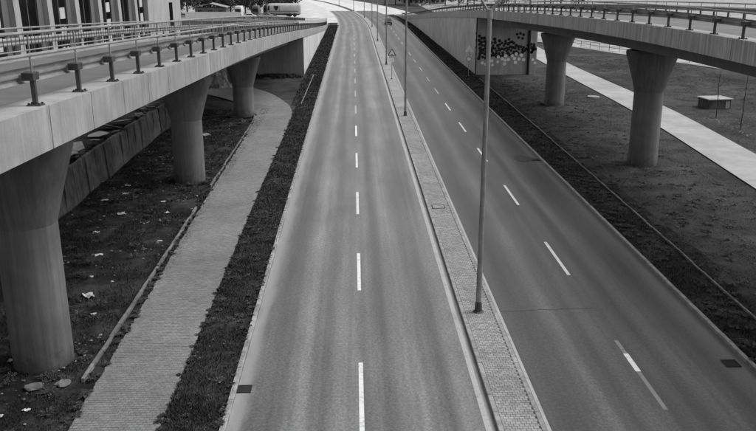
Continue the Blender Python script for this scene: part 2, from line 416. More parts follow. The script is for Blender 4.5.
# kerbs: one stone each near the camera, one run beyond
def kerb(x, wd, top, ya, ysplit, yb, label_m):
    e = empty('kerb', (x, ya, 0)); e['kind'] = 'structure'
    mb = MB().box(-wd/2, wd/2, 0.004, 0.992, -0.12, top)
    me = mb.mesh('kerb_stone', label_m, bevel=0.014)
    n = int(ysplit-ya)
    for i in range(n):
        o = link('kerb_stone', me, e, (random.uniform(-.006, .006), i, random.uniform(-.008, .004)))
    mb = MB(); rings = []
    for Y in frange(ya+n, yb, 5.0):
        X = bend(Y); rings.append([(X-wd/2, Y-ya, -0.12), (X+wd/2, Y-ya, -0.12), (X+wd/2, Y-ya, top), (X-wd/2, Y-ya, top)])
    mb.loft(rings)
    tag(mb.build('kerb_run', label_m, e), kind='stuff')
    return e
kerb(LK-0.09, 0.16, 0.115, 10, 120, 216, M['kerb'])
kerb(ML+0.085, 0.15, 0.15, 10, 120, Y1, M['kerb'])
kerb(MR-0.085, 0.15, 0.13, 10, 120, Y1, M['kerb'])
kerb(RK+0.09, 0.16, 0.13, 10, 120, 262, M['kerb'])

# pavers laid in rows
def pavers(name, inside, ya, yb, xa, xb, z, m, parent, px=0.15, py=0.125, gap=0.012, th=0.012):
    v = []; f = []
    ny = int((yb-ya)/py)
    for j in range(ny):
        y = ya+j*py; off = px/2 if j % 2 else 0.0
        x = xa(y)+off-px
        while x < xb(y):
            a0, a1 = max(x+gap/2, xa(y)), min(x+px-gap/2, xb(y))
            if a1-a0 > 0.04:
                dz = random.uniform(-.003, .003); n = len(v); b0, b1 = y+gap/2, y+py-gap/2; zt = z+dz; zb = z-th
                v += [(a0, b0, zt), (a1, b0, zt), (a1, b1, zt), (a0, b1, zt), (a0, b0, zb), (a1, b0, zb), (a1, b1, zb), (a0, b1, zb)]
                f += [(n, n+1, n+2, n+3), (n+4, n+5, n+1, n), (n+5, n+6, n+2, n+1), (n+6, n+7, n+3, n+2), (n+7, n+4, n, n+3)]
            x += px
    me = bpy.data.meshes.new(name); me.from_pydata(v, [], f); me.materials.append(m)
    return tag(link(name, me, parent), kind='stuff')

# median
med = strip('median', ML+0.16, MR-0.16, Y0, 285, 0.118, M['pav_joint'])
pavers('paver', None, 15, 75, lambda y: ML+0.17, lambda y: MR-0.17, 0.13, M['pav_med'], med)
strip('paved_strip', ML+0.165, MR-0.165, 75.02, 285, 0.13, M['pav_med'], parent=med)
strip('median', ML+0.16, MR-0.16, 285, Y1, 0.15, M['turf'])

# left footpath: straight, then swinging left under the overpass
PR = [(0, -5.38), (20, -5.42), (43, -5.52), (66, -5.5), (72, -5.62), (75, -5.95), (78, -6.6), (84, -8.5), (88, -10.5), (93, -14.2), (97, -19)]
PL = [(0, -7.8), (20, -7.92), (43, -8.3), (60, -8.42), (68, -8.62), (72, -9.0), (75, -9.9), (78, -11.2), (82, -13.6), (86, -17), (89, -21), (97, -30)]
path = strip('footpath', lambda Y: interp(PL, Y), lambda Y: interp(PR, Y), 5, 97, 0.048, M['pav_joint'], step=1.0)
wobL = lambda y: interp(PL, y)+0.10*noise.noise(Vector((0, y*1.3, 2)))+0.05*noise.noise(Vector((0, y*5, 7)))
wobR = lambda y: interp(PR, y)+0.07*noise.noise(Vector((3, y*1.1, 2)))+0.04*noise.noise(Vector((3, y*6, 7)))
pavers('paver', None, 15, 97, wobL, wobR, 0.062, M['pav'], path)

# raised edging stones beside the footpath, and the one along the right verge
def edging(pts, wd, top, ln, skip=()):
    e = empty('edging', (pts[0][0], pts[0][1], 0)); e['kind'] = 'structure'
    me = MB().box(-wd/2, wd/2, 0.006, ln-0.006, -0.1, top).mesh('edging_stone', M['edge'], bevel=0.01)
    y = pts[0][1]; i = 0; tab = [(p[1], p[0]) for p in pts]
    while y+ln <= pts[-1][1]:
        x0, x1 = interp(tab, y), interp(tab, y+ln)
        if i not in skip:
            link('edging_stone', me, e, (x0-pts[0][0]+random.uniform(-.012, .012), y-pts[0][1], random.uniform(-.03, .01)), (random.uniform(-.01, .01), 0, math.atan2(x0-x1, ln)+random.uniform(-.006, .006)))
        y += ln; i += 1
edging([(-8.40, 22.3), (-8.42, 31), (-8.47, 40.4), (-8.50, 44)], 0.10, 0.17, 1.0, skip=(19, 20))
edging([(-8.52, 46), (-8.56, 60), (-8.62, 66), (-8.7, 69.5), (-8.95, 72.2)], 0.10, 0.14, 1.0)
edging([(-5.1, 77), (-5.05, 90), (-5.0, 100)], 0.10, 0.17, 1.0)
edging([(14.3, 14), (14.45, 26), (14.8, 51), (15.0, 77), (15.05, 96)], 0.09, 0.15, 1.0)

# pale path on the right and the road far behind it
def prl(Y): return interp([(10, 20.3), (44, 23.3), (70, 25.4), (97, 26.3), (130, 27.5), (170, 29.0)], Y)
def prr(Y): return interp([(10, 24.3), (54, 27.9), (74, 29.4), (110, 30.1), (130, 31.4), (170, 33.0)], Y)
strip('right_path', prl, prr, 10, 170, 0.09, M['path'], step=2.0, follow=False)
far_edge = lambda Y: 42.5-(Y-125)*0.31
strip('far_road', far_edge, lambda Y: far_edge(Y)+30, 90, 150, 0.12, M['gravel'], step=4.0, follow=False)
strip('gravel_yard', 27, 400, 150.2, 420, 0.12, M['gravel'], step=30.0, follow=False)
strip('gravel_yard', -300, -18.4, 226, 420, 0.10, M['gravel'], step=6.0)

# ---------------------------------------------------------------- overpasses
def overpass(cx, side, deck, piers, y_ab, ya, yend, fas, label):
    """side = +1 when the edge towards the road is at +X"""
    root = empty('overpass', (cx, y_ab, 0)); tag(root, label, 'overpass', 'ramps either side of the road')
    Z = lambda Y: interp(deck, Y)
    o = Vector((cx, y_ab, 0))
    HW = 3.85
    P = lambda x, Y, z: (x+bend(Y), Y-y_ab, z)
    Ys = frange(ya, yend, 2.67)
    # deck slab and asphalt
    def ribbon(name, prof, m, y_a, y_b, st=2.67, smooth=False):
        rings = [[P(x, Y, Z(Y)+z) for x, z in prof] for Y in frange(y_a, y_b, st)]
        return MB().loft(rings).build(name, m, root, smooth)
    ribbon('deck', [(-HW+0.16, -0.6), (HW-0.16, -0.6), (HW-0.16, -0.12), (-HW+0.16, -0.12)], M['girder'], ya, min(yend, y_ab+90))
    strip_o = []
    rings = [[P(-2.95, Y, Z(Y)-0.10), P(2.95, Y, Z(Y)-0.10)] for Y in Ys]
    mb = MB().loft(rings, cap=False, closed=False); mb.build('road_surface', M['asphalt_ramp'], root)
    for sgn in (-1, 1):
        a, b = sorted((sgn*2.95, sgn*(HW-0.145)))
        ribbon('edge_strip', [(a, -0.12), (b, -0.12), (b, -0.004), (a, -0.004)], M['walk'], ya, yend)
    # box girder
    ribbon('girder', [(-1.9, -1.75), (1.9, -1.75), (2.15, -0.62), (-2.15, -0.62)], M['girder'], ya, y_ab+0.4, 4.0)
    # parapet panels, one each on the road side; the hidden side is one edge beam
    xo = side*HW; xi = side*(HW-0.14); a, b = sorted((xo, xi))
    y = 16.27-2.668*10
    while y+2.668 < yend-2:
        y2 = y+2.642; hb = min(0.88, max(0.15, Z(y)+0.1))
        p = [[P(x, yy, Z(yy)+dz) for x, dz in ((a, -min(hb, 0.88)), (b, -min(hb, 0.88)), (b, 0.0), (a, 0.0))] for yy in (y+0.009, (y+y2)/2, y2)]
        MB().loft(p).build('parapet_panel', fas, root)
        y += 2.668
    a, b = sorted((-xo, -xi))
    ribbon('edge_beam', [(a, -0.88), (b, -0.88), (b, 0), (a, 0)], fas, ya, y_ab+60)
    # piers: round shaft, flared head
    for (py, px) in piers:
        zt = Z(py)-1.93; zf = zt-2.6; rings = []
        def sec(hx, hy, z, e, n=40):
            r = []
            for i in range(n):
                t = 2*math.pi*i/n; c, s = math.cos(t), math.sin(t)
                r.append((px-cx+math.copysign(abs(c)**(2/e), c)*hx, py-y_ab+math.copysign(abs(s)**(2/e), s)*hy, z))
            return r
        rings.append(sec(0.91, 0.91, -0.4, 2.2)); rings.append(sec(0.91, 0.91, 0.5, 2.2)); rings.append(sec(0.90, 0.90, zf-0.02, 2.2)); rings.append(sec(0.89, 0.89, zf, 2.2))
        for k in (0.03, 0.25, 0.5, 0.75, 0.9, 0.96, 1.0):
            q = k**1.1; hx = 0.90+0.76*q; hy = 0.90+0.16*q
            if k > 0.9: hx -= 0.10*((k-0.9)/0.1)**2; hy -= 0.10*((k-0.9)/0.1)**2
            rings.append(sec(hx, hy, zf+2.6*k, 2.2+1.1*k))
        pr = MB().loft(rings).build('pier', M['pier'], root, smooth=True)
        for sx in (-0.9, 0.9):
            MB().box(px-cx+sx-0.35, px-cx+sx+0.35, py-y_ab-0.4, py-y_ab+0.4, zt-0.02, zt+0.2).build('bearing', M['iron'], pr)
    # abutment and the retaining walls that carry the ramp down
    za = Z(y_ab)
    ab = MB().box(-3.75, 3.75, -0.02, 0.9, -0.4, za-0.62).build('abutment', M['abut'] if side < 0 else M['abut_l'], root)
    for sgn in (-1, 1):
        xw = sgn*(HW-0.10); a, b = sorted((xw, xw-sgn*0.4))
        rings = []
        for Y in frange(y_ab+0.02, yend-8, 6.0):
            zt = max(0.05, Z(Y)-0.65); rings.append([P(a, Y, -0.3), P(b, Y, -0.3), P(b, Y, zt), P(a, Y, zt)])
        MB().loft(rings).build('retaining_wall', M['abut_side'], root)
    return root, ab, Z

ovL, abL, ZL = overpass(-10.0, 1, L_DECK, [(-1.0, -10.0), (23.9, -10.15), (47.6, -10.0), (70.9, -9.75)], 101.0, -30, 216.0, M['fascia'],
    'pale concrete overpass ramp on the left, beside the paved footpath')
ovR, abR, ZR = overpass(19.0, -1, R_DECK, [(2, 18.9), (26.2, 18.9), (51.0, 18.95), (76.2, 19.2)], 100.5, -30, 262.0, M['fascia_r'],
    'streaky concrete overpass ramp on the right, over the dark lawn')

# mural of painted discs on the right abutment, drain pipe beside it
def discs(name, lst, m):
    mb = MB()
    for (x, z, r, face) in lst:
        pts = []
        for i in range(12):
            t = 2*math.pi*i/12
            if face == 'f': pts.append((x-19.0+math.cos(t)*r, -0.024, z+math.sin(t)*r))
            else: pts.append((-3.754, x+math.cos(t)*r, z+math.sin(t)*r))
        if face == 'f': mb.face(pts)
        else: mb.face(list(reversed(pts)))
    return tag(mb.build(name, m, abR), kind='stuff')
lst = []
for i in range(1500):
    u = random.random(); x = 15.5+u*6.9; hi = 5.0-0.22*(x-15.4)-random.random()*0.7; lo = 2.0+0.12*(x-15.4)
    if x > 21.0: hi = lo+1.0
    z = lo+(hi-lo)*(random.random()**1.2); r = random.uniform(0.17, 0.23)
    if all((x-a)**2+(z-b)**2 > 0.085 for a, b, c, d in lst): lst.append((x, z, r, 'f'))
for (x, z) in [(20.2, 5.0), (20.6, 5.1), (21.0, 4.95), (20.4, 4.6), (20.9, 4.5), (19.2, 4.4), (19.6, 4.1), (22.3, 3.1), (22.6, 3.2), (22.1, 2.8)]: lst.append((x, z, 0.18, 'f'))
n_ = []
for k, (x, z, r, fc) in enumerate(lst): n_.append((x, z, r, fc))
mu = discs('mural', n_, M['mural_dark']); 
wl = []
for i in range(60):
    x = 15.6+random.random()*5.6; z = 1.0+random.random()*1.15+0.1*(x-15.5)
    if all((x-a)**2+(z-b)**2 > 0.16 for a, b, c, d in wl): wl.append((x, z, random.uniform(0.17, 0.22), 'f'))
wl += [(22.3, 1.9, 0.17, 'f'), (22.6, 1.5, 0.17, 'f')]
mw = discs('mural', [(x, z, r, f) for x, z, r, f in wl], M['mural_white'])
for v in mw.data.vertices: v.co.y -= 0.004
dl = [(0.3+random.random()*0.9, 2.1+random.random()*3.0, 0.16, 's') for i in range(14)]
discs('mural', dl, M['mural_dark'])
MB().tube([(2.75, -0.18, -0.1), (2.75, -0.18, 5.9)], 0.16, 10).build('drain_pipe', M['iron'], abR)

# ---------------------------------------------------------------- guardrails
def guardrail(cx, xoff, Z, ya, yb, y_first, spacing, inward, upper, label, mid=1.0, beam_h=0.62):
    root = empty('guardrail', (cx+xoff, y_first, 0)); tag(root, label, 'guardrail', 'guardrails along the ramps')
    # post with base plate and spacer, shared meshes
    pm = MB(); pm.box(-0.045, 0.045, -0.05, 0.05, 0, 0.62); post_me = pm.mesh('post', M['steel_old'], bevel=0.006)
    bm_ = MB(); bm_.box(-0.14, 0.14, -0.13, 0.13, 0, 0.025)
    for sx in (-0.1, 0.1):
        for sy in (-0.09, 0.09): bm_.box(sx-0.02, sx+0.02, sy-0.02, sy+0.02, 0.024, 0.06)
    base_me = bm_.mesh('base_plate', M['steel_old'])
    sp = MB(); sp.box(-0.16 if inward < 0 else -0.08, 0.08 if inward < 0 else 0.16, -0.16, 0.16, 0.51, 0.67); spacer_me = sp.mesh('spacer', M['steel_old'], bevel=0.01)
    up = MB(); up.tube([(0, 0, 0.67), (0, 0, upper if upper else mid)], 0.022, 6); up_me = up.mesh('upright', M['steel'])
    y = y_first
    while y-spacing > ya: y -= spacing
    while y < yb:
        loc = (bend(y), y-y_first, Z(y)-0.002)
        p = link('post', post_me, root, loc)
        if y < 120: link('base_plate', base_me, p)
        link('spacer', spacer_me, p); link('upright', up_me, p)
        y += spacing
    Ys = frange(ya, yb, spacing)
    # W-section beam on the traffic side
    prof = [(0.0, -0.155), (0.035, -0.14), (0.075, -0.095), (0.075, -0.065), (0.015, -0.02), (0.015, 0.02), (0.075, 0.065), (0.075, 0.095), (0.035, 0.14), (0.0, 0.155)]
    pr2 = prof+[(x-0.006, z) for x, z in reversed(prof)]
    x0 = inward*0.20
    rings = [[(x0+inward*x+bend(Y), Y-y_first, Z(Y)+beam_h-0.03+z) for x, z in pr2] for Y in Ys]
    MB().loft(rings).build('beam', M['steel'], root, smooth=True)
    MB().tube([(bend(Y), Y-y_first, Z(Y)+mid) for Y in Ys], 0.038, 8).build('handrail', M['steel'], root, smooth=True)
    if upper:
        MB().tube([(bend(Y), Y-y_first, Z(Y)+upper) for Y in Ys], 0.034, 8).build('top_rail', M['steel'], root, smooth=True)
        MB().tube([(bend(Y), Y-y_first, Z(Y)+mid+0.10) for Y in Ys], 0.014, 6).build('lower_rail', M['steel'], root, smooth=True)
        mb = MB(); y = ya
        while y < min(yb, 110):
            z0 = Z(y)+mid+0.10; z1 = Z(y)+upper; r = 0.007
            mb.loft([[(r*c+bend(y), y-y_first+r*s, z) for c, s in ((1, 0), (0, 1), (-1, 0), (0, -1))] for z in (z0, z1)], cap=False)
            y += 0.19
        tag(mb.build('baluster', M['steel_old'], root), kind='stuff')
    return root
guardrail(-10.0, 3.58, ZL, -5, 205, 16.3, 2.668, -1, 1.43, 'tall barred guardrail along the near edge of the left ramp')
guardrail(-10.0, -3.58, ZL, -5, 205, 17.0, 2.0, 1, None, 'guardrail along the outer edge of the left ramp, towards the columned building', mid=1.1)
guardrail(19.0, -3.58, ZR, 5, 240, 31.95, 2.62, 1, None, 'guardrail along the road-side edge of the right ramp')
guardrail(19.0, 3.58, ZR, 5, 240, 31.0, 2.0, -1, None, 'guardrail along the outer edge of the right ramp, beyond its traffic lane', mid=0.95)

# ---------------------------------------------------------------- street lamps on the median
def street_lamp():
    root = empty('street_lamp')
    MB().tube([(0, 0, 0), (0, 0, 5), (0, 0, 10.75)], [0.105, 0.092, 0.072], 14).build('pole', M['pole'], root, smooth=True)
    MB().tube([(0, 0, 0), (0, 0, 0.02), (0, 0, 0.06), (0, 0, 0.34), (0, 0, 0.42)], [0.20, 0.20, 0.14, 0.125, 0.106], 14).build('base_collar', M['pole_dark'], root, smooth=True)
    for z in (4.05, 6.9, 8.5, 9.6): MB().tube([(0, 0, z), (0, 0, z+0.05)], 0.107-0.0034*z, 12).build('band', M['pole_dark'], root)
    MB().tube([(0, 0, 10.5), (0, 0, 10.8)], 0.10, 12).build('head_collar', M['pole'], root)
    for s in (-1, 1):
        a = MB().tube([(s*0.04, 0, 10.7), (s*0.26, 0, 11.05), (s*0.75, 0, 11.75), (s*1.35, 0, 12.2), (s*1.9, 0, 12.35)], [0.045, 0.042, 0.04, 0.036, 0.034], 8).build('arm', M['pole'], root, smooth=True)
        Mx = Matrix.Translation((s*2.2, 0, 12.35))
        MB().loft([[Mx @ Vector((x*s, y*k, z)) for y, z in ((-1, 0), (-0.6, 0.09), (0.6, 0.09), (1, 0), (0.7, -0.05), (-0.7, -0.05))] for x, k in ((-0.35, 0.09), (0.1, 0.16), (0.4, 0.12))]).build('lamp_head', M['pole'], a)
    return root
lampY = [27.06, 69.9, 112.0, 153.5, 196.0, 239.0, 283.0, 335.0]
words = ['nearest street lamp, standing on the paved median in the foreground', 'second street lamp from the camera on the median, before the triangular sign', 'third street lamp along the median, just beyond the triangular sign',
         'fourth street lamp along the median', 'fifth street lamp along the median, level with the small car', 'sixth street lamp along the median, where the road starts to curve', 'seventh street lamp along the median, in the curve', 'farthest street lamp in view, at the top of the curve']
proto = street_lamp()
for i, Y in enumerate(lampY):
    o = proto if i == 0 else copy_tree(proto)
    o.location = (4.5+bend(Y), Y, 0.125)
    tag(o, words[i], 'street lamp', 'street lamps along the median')

# ---------------------------------------------------------------- road signs
def sign(loc, plate_z, second, label, face, rim):
    root = empty('road_sign', loc); tag(root, label, 'road sign')
    MB().tube([(0, 0, -0.05), (0, 0, plate_z+0.75)], 0.035, 8).build('post', M['steel'], root)
    MB().tube([(0, 0, -0.02), (0, 0, 0.06)], 0.14, 10).build('base', M['steel_old'], root)
    def tri(s, y0, y1, m, name, par):
        pts = [(math.sin(2*math.pi*k/3)*s, math.cos(2*math.pi*k/3)*s*0.97+plate_z+0.42) for k in range(3)]
        return MB().loft([[(x, y, z) for x, z in pts] for y in (y0, y1)]).build(name, m, par)
    t = tri(0.60, -0.05, -0.038, rim, 'triangle_plate', root); tri(0.40, -0.056, -0.0505, face, 'triangle_face', t)
    MB().tube([(0, -0.056, plate_z+0.28), (0, -0.060, plate_z+0.28)], 0.05, 8).build('mark', M['sign_rim'], t)
    if second:
        d = MB().tube([(0, -0.05, second), (0, -0.038, second)], 0.30, 20).build('round_plate', M['sign_rim'] if rim is M['sign_face'] else M['sign_face'], root)
        MB().tube([(0, -0.056, second), (0, -0.0505, second)], 0.24, 20).build('round_face', M['sign_face'], d)
    return root
sign((4.52, 96.0, 0.125), 2.62, 2.25, 'grey triangular road sign above a pale disc on the paved median', M['sign_face'], M['sign_rim'])
sign((14.1, 99.0, 0.05), 2.85, 2.1, 'white triangular road sign above a round one, beside the right retaining wall', M['sign_face'], M['sign_face'])

# ---------------------------------------------------------------- drains and covers
def drain(loc, lx, ly, label):
    root = empty('drain', loc); tag(root, label, 'drain')
    fr = MB(); fr.box(-lx/2, lx/2, -ly/2, ly/2, -0.02, 0.004); fr.build('recess', M['mural_dark'], root)
    f = MB(); t = 0.03
    f.box(-lx/2, lx/2, -ly/2-t, -ly/2, -0.02, 0.018); f.box(-lx/2, lx/2, ly/2, ly/2+t, -0.02, 0.018); f.box(-lx/2-t, -lx/2, -ly/2-t, ly/2+t, -0.02, 0.018); f.box(lx/2, lx/2+t, -ly/2-t, ly/2+t, -0.02, 0.018)
    f.build('frame', M['iron'], root)
    n = 7
    for i in range(n): x = -lx/2+lx*(i+0.5)/n; MB().box(x-lx/n*0.22, x+lx/n*0.22, -ly/2, ly/2, 0.004, 0.014).build('bar', M['iron'], root)
drain((-3.38, 21.75, 0.022), 0.36, 0.38, 'dark storm drain grating in the gutter of the left carriageway')
drain((12.06, 22.95, 0.022), 0.42, 0.42, 'dark storm drain grating in the right gutter near the bottom corner')
drain((12.28, 52.6, 0.022), 0.42, 0.42, 'storm drain grating by the right kerb, beside the dark stain')
drain((4.45, 41.0, 0.134), 0.62, 0.62, 'square access cover set in the paved median')
for o in list(bpy.data.objects):
    if o.name.startswith('drain') and o.get('label', '').startswith('square'):
        for c in o.children:
            if c.name.startswith('bar') or c.name.startswith('recess'):
                c.data.materials.clear(); c.data.materials.append(M['kerb'])
mh = MB(); mh.tube([(0, 0, -0.05), (0, 0, 0.10)], 0.62, 24)
o = mh.build('manhole', M['walk'], None, True); o.location = (25.0, 81.0, 0.06); tag(o, 'round pale concrete manhole flush in the lawn between the right piers', 'manhole')
o.location.x = 24.4
# dark oil stain by the right kerb: spilt film on the asphalt
def blob(x, y, rx, ry, n=26):
    return [(x+math.cos(2*math.pi*i/n)*rx*(1+0.25*noise.noise(Vector((math.cos(i/n*6.28)*2, math.sin(i/n*6.28)*2, x)))), y+math.sin(2*math.pi*i/n)*ry*(1+0.25*noise.noise(Vector((math.cos(i/n*6.28)*2, 5+math.sin(i/n*6.28)*2, x)))), 0.056) for i in range(n)]
M['stain'] = plain('oil_stain', 0.028, 0.5, 0.3, 3.0, 20, 0.2)
o = MB().face([(a, b, 0.043) for a, b, c in blob(11.35, 53.0, 0.5, 1.0)]).build('stain', M['stain'], roadR)
o = MB().face([(a, b, 0.034) for a, b, c in blob(11.95, 52.9, 0.25, 0.5)]).build('stain', M['stain'], roadR)

# ---------------------------------------------------------------- slab wall and rubble under the left ramp
wall = empty('slab_wall', (-15.5, 36, 0)); tag(wall, 'old wall of upright concrete slabs behind the left piers', 'wall')
y = 30.0
while y < 71:
    ln = random.uniform(1.6, 2.3); h = 2.15+random.uniform(-0.08, 0.07)-0.006*(y-40); dx = random.uniform(-.04, .04)
    mb = MB(); nseg = 5; rings = []
    for k in range(nseg+1):
        yy = y+0.05+(ln-0.09)*k/nseg-36; ht = h+random.uniform(-.03, .03); lean = 0.16
        rings.append([(dx-0.12+lean, yy, -0.3), (dx+0.14+lean, yy, -0.3), (dx+0.12, yy, ht), (dx-0.12, yy, ht+random.uniform(-.04, .02))])
    mb.loft(rings).build('slab', M['slab'], wall)
    if random.random() < 0.5: MB().box(dx+0.08, dx+0.26, y-0.02-36, y+0.10-36, -0.2, h+0.05).build('slab_post', M['slab'], wall)
    y += ln

def rock_mesh(name, m, sx, sy, sz, seed, sub=2):
    b = bmesh.new(); bmesh.ops.create_icosphere(b, subdivisions=sub, radius=1.0)
    for v in b.verts:
        n = noise.noise(v.co*1.6+Vector((seed*3.1, 0, seed)))*0.45+noise.noise(v.co*4+Vector((seed, 2, 0)))*0.15
        v.co *= 1+n; v.co.x *= sx; v.co.y *= sy; v.co.z *= sz
    me = bpy.data.meshes.new(name); b.to_mesh(me); b.free(); me.materials.append(m); return me
rm = [rock_mesh('rubble', M['rubble'], 0.5, 0.34, 0.14, s) for s in range(5)]
for i in range(42):
    y = random.uniform(31, 70); x = -16.0-random.random()**1.5*3.5
    o = link('rubble_chunk', rm[i % 5], None, (x, y, 1.85+random.uniform(-.02, .12)), (random.uniform(-.3, .3), random.uniform(-.3, .3), random.uniform(0, 6)))
    k = random.uniform(0.3, 0.9); o.scale = (k, k*random.uniform(0.5, 1.2), k); tag(o, 'chunk of broken concrete heaped on top of the slab wall', 'rubble', 'rubble on the slab wall')
for i, (x, y, k, lb) in enumerate([(-9.75, 22.0, 0.75, 'flat slab of broken concrete at the foot of the nearest pier'), (-8.95, 22.2, 0.62, 'small flat stone between the nearest pier and the footpath edging')]):
    o = link('concrete_slab', rock_mesh('concrete_slab', M['rubble'], 0.42, 0.3, 0.07, 20+i), None, (x, y, 0.07), (0.05, 0.02, i*1.3)); o.scale = (k, k, 1); tag(o, lb, 'rubble')

for i in range(9):
    o = link('concrete_plate', rock_mesh('concrete_plate', M['plate'], 0.7, 0.55, 0.06, 40+i, 2), None, (-16.3-random.random()*0.9, 38.5+i*2.4+random.uniform(-.6, .6), 1.95+random.uniform(0, .12)), (random.uniform(-.25, .25), random.uniform(-.1, .3), random.uniform(0, 6)))
    k = random.uniform(0.6, 1.25); o.scale = (k, k, 1); tag(o, 'flat pale concrete plate lying on top of the slab wall', 'rubble', 'plates on the slab wall')
# litter: crumpled scraps on the bare earth
def scrap(seed):
    rr = random.Random(seed); b = bmesh.new(); bmesh.ops.create_grid(b, x_segments=4, y_segments=4, size=1.0)
    for v in b.verts: v.co.z += rr.uniform(0, 0.5); v.co.x += rr.uniform(-.25, .25); v.co.y += rr.uniform(-.25, .25)
    bmesh.ops.solidify(b, geom=b.faces[:], thickness=0.02)
    me = bpy.data.meshes.new('litter'); b.to_mesh(me); b.free(); me.materials.append(M['litter']); return me
sm = [scrap(i) for i in range(6)]
spots = [(-13.5, 46.5, .2), (-13.1, 44.6, .26), (-13.9, 43.3, .22), (-12.2, 40.5, .3), (-11.5, 34.2, .22), (-10.4, 29.3, .3), (-10.9, 26.9, .16), (-9.9, 25.0, .14), (-12.8, 33.0, .2), (-12.6, 37.5, .16),
         (-10.6, 20.9, .10), (-9.5, 20.7, .12), (-10.1, 20.4, .10), (-9.2, 36.0, .14), (-11.0, 31.5, .14), (-9.7, 27.6, .12), (-11.6, 62.0, .5), (-13.6, 62.5, .35), (-9.9, 40.8, .16), (-10.6, 43.0, .2), (-9.4, 24.2, .18), (-12.0, 28.9, .18), (-13.2, 30.6, .16), (-11.2, 23.8, .12)]
for i, (x, y, s) in enumerate(spots):
    o = link('litter', sm[i % 6], None, (x, y, ground_z(x, y)+0.02), (0, 0, i*1.7)); o.scale = (s*0.8, s*0.6, s*0.5)
    tag(o, 'pale scrap of litter lying on the dark earth under the left ramp', 'litter', 'litter under the left ramp')
# pale tarpaulin heap seen between the second and third piers
tb = bmesh.new(); bmesh.ops.create_cone(tb, segments=14, radius1=1.5, radius2=0.2, depth=3.2, cap_ends=True)
bmesh.ops.subdivide_edges(tb, edges=tb.edges[:], cuts=3, use_grid_fill=True)
for v in tb.verts: v.co *= 1+0.5*noise.noise(v.co*1.4)+0.3*noise.noise(v.co*3.7); v.co.z += 1.3
tm = bpy.data.meshes.new('tarpaulin'); tb.to_mesh(tm); tb.free(); tm.materials.append(M['tarp'])
o = link('tarpaulin', tm, None, (-14.9, 90, 0.0)); tag(o, 'pale crumpled tarpaulin heap seen between the second and third left piers', 'tarpaulin')

# ---------------------------------------------------------------- concrete chamber and saplings on the right lawn
root = empty('concrete_chamber', (33.9, 74.2, 0), 0.12); tag(root, 'low concrete chamber with a pale lid on the right lawn', 'chamber')
MB().box(-1.12, 1.12, -0.95, 0.95, -0.2, 0.88).build('wall', M['slab'], root, bevel=0.03)
MB().box(-1.25, 1.25, -1.1, 1.1, 0.88, 1.0).build('lid', M['walk'], root, bevel=0.02)
MB().box(0.55, 0.98, -0.985, -0.953, 0.1, 0.75).build('hatch', M['walk'], root)
def sapling(loc, h, seed, label):
    rr = random.Random(seed); root = empty('sapling', loc); tag(root, label, 'sapling', 'saplings on the right lawn')
    dx = rr.uniform(-.03, .06); pts = [(dx*k+rr.uniform(-.03, .03), 0.02*k, h*k/6) for k in range(7)]
    MB().tube(pts, [0.05-0.006*k for k in range(7)], 6).build('trunk', M['bark'], root)
    for i in range(9):
        k = rr.uniform(0.45, 1.0); a = rr.uniform(0, 6.28); l = rr.uniform(0.3, 0.9); b = Vector(pts[min(6, int(k*6))]); b.z = h*k-0.05
        b.z = min(b.z, h*int(k*6)/6)
        MB().tube([b, b+Vector((math.cos(a)*l*0.5, math.sin(a)*l*0.5, l*0.4)), b+Vector((math.cos(a)*l*0.8, math.sin(a)*l*0.8, l*0.9))], [0.014, 0.010, 0.005], 4).build('branch', M['bark'], root)
sapling((31.7, 68.7, 0.0), 4.1, 3, 'bare sapling in front of the concrete chamber')
sapling((31.2, 63.0, 0.0), 4.9, 9, 'bare leaning sapling right of the concrete chamber')

# ---------------------------------------------------------------- columned building on the left
bl = empty('columned_building', (-24, 80, 1.7)); tag(bl, 'large building with pale slanted columns and dark bays behind the left ramp', 'building')
H = 16.0
MB().box(-14, -0.45, -45, 16.5, -1.9, H).build('core_wall', M['bld_mid'], bl)
cols = [-45.5+6.45*i for i in range(10)]
for i, yc in enumerate([-58+6.45*k+37.7 for k in range(-3, 6)]):
    rings = [[(x, y+ln, z) for x, y in ((-0.44, yc-0.5), (0.12, yc-0.5), (0.12, yc+0.5), (-0.44, yc+0.5))] for z, ln in ((-1.9, 0.4), (H, -0.9))]
    MB().loft(rings).build('column', M['bld'], bl)
    # bay: recessed side reveal, dark glazing, floor bands
    MB().box(-0.447, -0.36, yc+0.7, yc+4.4, -1.5, H-0.6).build('window', M['bld_glass'], bl)
    MB().box(-0.448, -0.26, yc+4.5, yc+5.7, -1.9, H-0.2).build('pilaster', M['bld_mid'], bl)
    if i % 2 == 0:
        for z in (3.6, 5.2, 6.8): MB().box(-0.357, -0.30, yc+2.9, yc+4.1, z, z+0.9).build('panel', M['offwhite'], bl)
    MB().box(-0.356, -0.31, yc+2.65, yc+2.75, -1.5, H-0.6).build('mullion', M['bld_mid'], bl)
MB().box(-13.9, 0.2, 16.55, 34.5, -1.9, H).build('end_wall', M['bld'], bl)
MB().box(0.205, 0.24, 27.5, 29.4, -1.9, 6.9).build('door', M['bld_glass'], bl)
MB().box(-14.3, 0.6, -46, 35, H, H+0.6).build('roof', M['roof'], bl)
